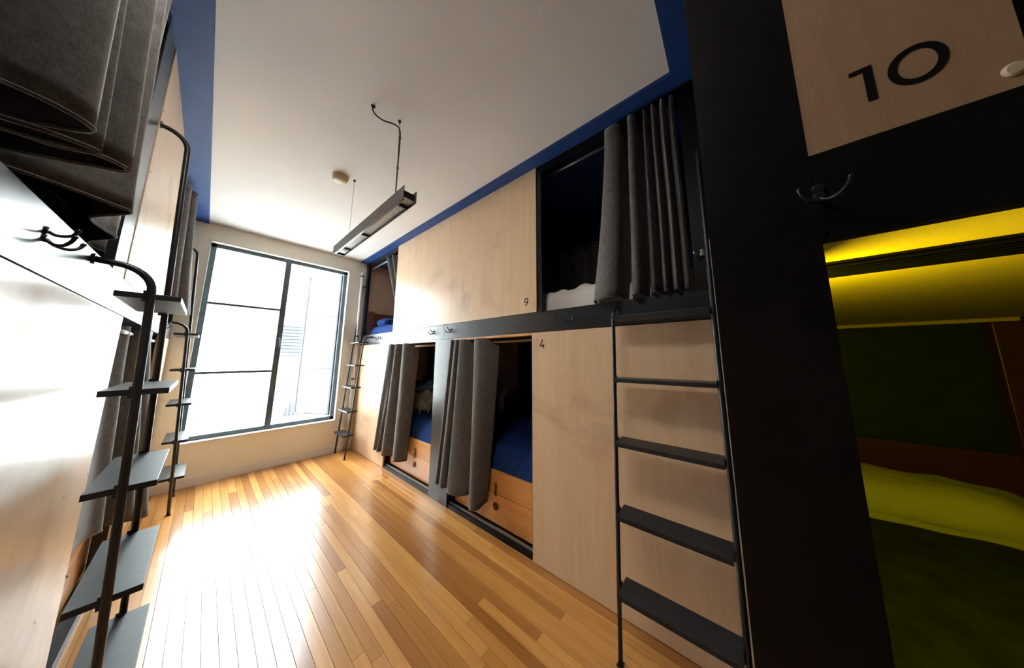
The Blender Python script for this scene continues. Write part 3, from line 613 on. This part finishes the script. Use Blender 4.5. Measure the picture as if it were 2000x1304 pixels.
# ---------------------------------------------------------------- ladders
TZ = (1.445, 1.142, .857, .560, .272)
def ladder(sgn, face, foot, lean, yshort, ytall, zs, zt_, lab, r=.0095, depth=.13):
    """sgn=+1: unit on the right (face at +X); rails lean towards it"""
    X_ = lambda z: foot+sgn*lean*z
    t = empty('bunk_ladder', (foot, (yshort+ytall)/2, 0), lab, 'ladder', 'black steel bunk ladders')
    for y_, zz in ((yshort, zs), (ytall, zt_)):
        xb = X_(zz-.07); rad = .075 if abs(face-xb) > .08 else abs(face-xb)*.9; path = [(X_(0), y_, 0.004), (X_(.5), y_, .5), (X_(1.0), y_, 1.0)]
        if zz > 1.6: path.append((X_(1.5), y_, 1.5)); path.append((X_(2.0), y_, 2.0))
        xb = X_(zz-rad); path.append((xb, y_, zz-rad))
        for k in range(1, 9):
            a = math.pi/2*k/8; path.append((xb+sgn*rad*(1-math.cos(a)), y_, zz-rad+rad*math.sin(a)))
        path.append((face-sgn*.001, y_, zz+.003))
        MB().tube(path, r, 12).build('rail', METAL, t, smooth=True)
        m = MB().lathe([(.016, 0), (.016, .004)], (face-sgn*.0005, y_, zz+.003), (-sgn, 0, 0), 14)
        m.box(X_(0)-.014, X_(0)+.014, y_-.012, y_+.012, .001, .007); m.build('mounting_plate', METAL, t)
    a, b = sorted((yshort, ytall)); a += r+.0015; b -= r+.0015
    for z in TZ:
        xc = X_(z)+sgn*.004
        B(xc-depth/2, xc+depth/2, a, b, z-.009, z+.009).build('tread', TREAD, t, bevel=.0015)
        for y_ in (a-.0015, b+.0015): B(xc-.012, xc+.012, y_-.002, y_+.002, z-.018, z+.018).build('tread_clamp', METAL, t)
    return t
ladder(1, P0, 1.203, .075, .46, .04, 1.520, 2.24, 'black steel ladder in front of panel 4 under the right upper bunk', depth=.115)
ladder(1, P0-.004, 1.203, .068, 3.805, 4.17, 1.520, 2.30, 'small black steel ladder in the far right corner beside the window', depth=.115)
ladder(-1, K, -.083, .034, 1.44, 1.90, 1.535, 2.28, 'nearest black steel ladder on the left, its rails crossing the left edge', depth=.125)
ladder(-1, K, -.052, .048, 3.60, 4.04, 1.535, 2.32, 'black steel ladder at the far left beside the window')

# ---------------------------------------------------------------- hooks
def hook(x_, y_, z_, s, lab, mat=METAL, k=1.0, mid=True, group='coat hooks on the bunk beams'):
    """s: direction out of the face along X"""
    t = empty('coat_hook', (x_, y_, z_-.03*k), lab, 'hook', group)
    m = MB(); m.lathe([(.009*k, 0), (.009*k, .003*k), (.006*k, .004*k)], (x_, y_, z_+.010*k), (s, 0, 0), 14); m.lathe([(.009*k, 0), (.009*k, .003*k), (.006*k, .004*k)], (x_, y_, z_-.008*k), (s, 0, 0), 14)
    m.box(x_, x_+s*.003*k, y_-.007*k, y_+.007*k, z_-.012*k, z_+.014*k); m.build('hook_plate', mat, t)
    for d in (-1, 1):
        path = [(x_+s*.003*k, y_, z_-.010*k), (x_+s*.012*k, y_+d*.006*k, z_-.020*k), (x_+s*.026*k, y_+d*.018*k, z_-.022*k), (x_+s*.036*k, y_+d*.028*k, z_-.012*k), (x_+s*.040*k, y_+d*.032*k, z_+.002*k)]
        p_ = cr(path, 4); MB().tube(p_, .003*k, 8, radii=[.0035*k]*(len(p_)-2)+[.0045*k, .003*k]).build('prong', mat, t, smooth=True)
    if mid:
        path = cr([(x_+s*.003*k, y_, z_+.008*k), (x_+s*.014*k, y_, z_+.002*k), (x_+s*.030*k, y_, z_+.008*k), (x_+s*.036*k, y_, z_+.026*k)], 4)
        MB().tube(path, .0035*k, 8, radii=[.0035*k]*(len(path)-2)+[.0048*k, .003*k]).build('prong', mat, t, smooth=True)
    return t
hook(P0, .755, 1.497, -1, 'black double coat hook on the right beam above the number 4 panel', BLACKG)
hook(P0, 2.005, 1.50, -1, 'black coat hook on the right beam, just right of the beam joint')
hook(P0, 2.29, 1.50, -1, 'black coat hook on the right beam, just left of the beam joint')
hook(P0+.001, 3.54, 1.505, -1, 'black coat hook on the far end of the right beam near the corner ladder')
hook(P0+.002, .062, 1.735, -1, 'metal coat hook on the black post left of the foreground bunk 10 post', CHROME, .9, False)
hook(T, -.128, 1.502, -1, 'dark double coat hook on the black frame below the number 10', BLACKG, .8, False)
hook(K, 1.10, 1.505, 1, 'black triple coat hook on the near left beam below the curtain', METAL, .95)
hook(K, 3.45, 1.50, 1, 'small black coat hook on the far left beam')

# ---------------------------------------------------------------- pendant light, cord and smoke detector
lt = empty('pendant_light', (.607, 1.9, 2.10), 'dark linear pendant light hanging unlit from the white ceiling', 'lamp')
lx0, lx1, ly0, ly1, zb_, zt_ = .572, .645, 1.295, 2.515, 2.10, 2.172
B(lx0, lx0+.003, ly0, ly1, zb_, zt_).build('side_plate', FIX, lt); B(lx1-.003, lx1, ly0, ly1, zb_, zt_).build('side_plate', FIX, lt)
B(lx0+.003, lx1-.003, ly0+.012, ly1-.012, 2.118, 2.152).build('gear_tray', BLACK, lt)
rf_ = MB(); rf_.box(lx0+.004, lx1-.004, ly0+.014, ly1-.014, 2.114, 2.1178); rf_.build('reflector', REFL, lt)
MB().tube([(lx0+.014, ly0+.03, 2.108), (lx0+.014, ly1-.03, 2.108)], .0065, 10).build('light_tube', TUBE, lt, smooth=True)
for y_ in (ly0+.10, 1.95, 2.33, ly1-.03): B(lx0+.024, lx1-.004, y_-.006, y_+.006, 2.103, 2.1138).build('cross_bar', BLACK, lt)
B(lx0+.02, lx1-.012, ly1-.20, ly1-.13, 2.105, 2.1138).build('driver_box', FIX, lt)
MB().tube([(.607, 2.27, 2.152), (.607, 2.27, ZC-.012)], .0012, 6).build('suspension_wire', METAL, lt)
MB().tube([(.590, 1.43, 2.152), (.588, 1.45, ZC-.02)], .0012, 6).build('suspension_wire', METAL, lt)
MB().lathe([(.010, 0), (.006, .012)], (.607, 2.27, ZC), (0, 0, -1), 12).build('ceiling_hook', METAL, lt)
MB().lathe([(.009, 0), (.005, .016)], (.588, 1.452, ZC), (0, 0, -1), 12).build('ceiling_hook', METAL, lt)
cord = cr([(.448, 1.478, ZC-.002), (.448, 1.474, ZC-.03), (.462, 1.462, ZC-.058), (.50, 1.455, ZC-.066), (.545, 1.45, ZC-.052), (.578, 1.447, ZC-.050), (.592, 1.445, ZC-.075), (.593, 1.440, ZC-.14), (.590, 1.436, 2.40), (.588, 1.432, 2.27), (.588, 1.43, 2.15)], 5)
MB().tube(cord, .0042, 8).build('power_cord', METAL, lt, smooth=True)
MB().lathe([(.012, 0), (.008, .008)], (.448, 1.478, ZC), (0, 0, -1), 12).build('cord_outlet', METAL, lt)
for z in (2.56, 2.36): MB().torus((.592, 1.440, z), (0, 0, 1), .006, .0025, 10, 6).build('cable_tie', METAL, lt)
sd = empty('smoke_detector', (.520, 2.31, ZC-.045), 'round beige smoke detector on the white ceiling', 'smoke detector')
MB().lathe([(.052, 0), (.055, .010), (.055, .016)], (.520, 2.31, ZC), (0, 0, -1), 28).build('base_ring', BEIGE, sd, smooth=False)
MB().lathe([(.048, .016), (.050, .030), (.040, .042), (.020, .047)], (.520, 2.31, ZC), (0, 0, -1), 28).build('sensor_dome', BEIGE, sd, smooth=False)

for o in bpy.data.objects:
    if '_o' in o: del o['_o']
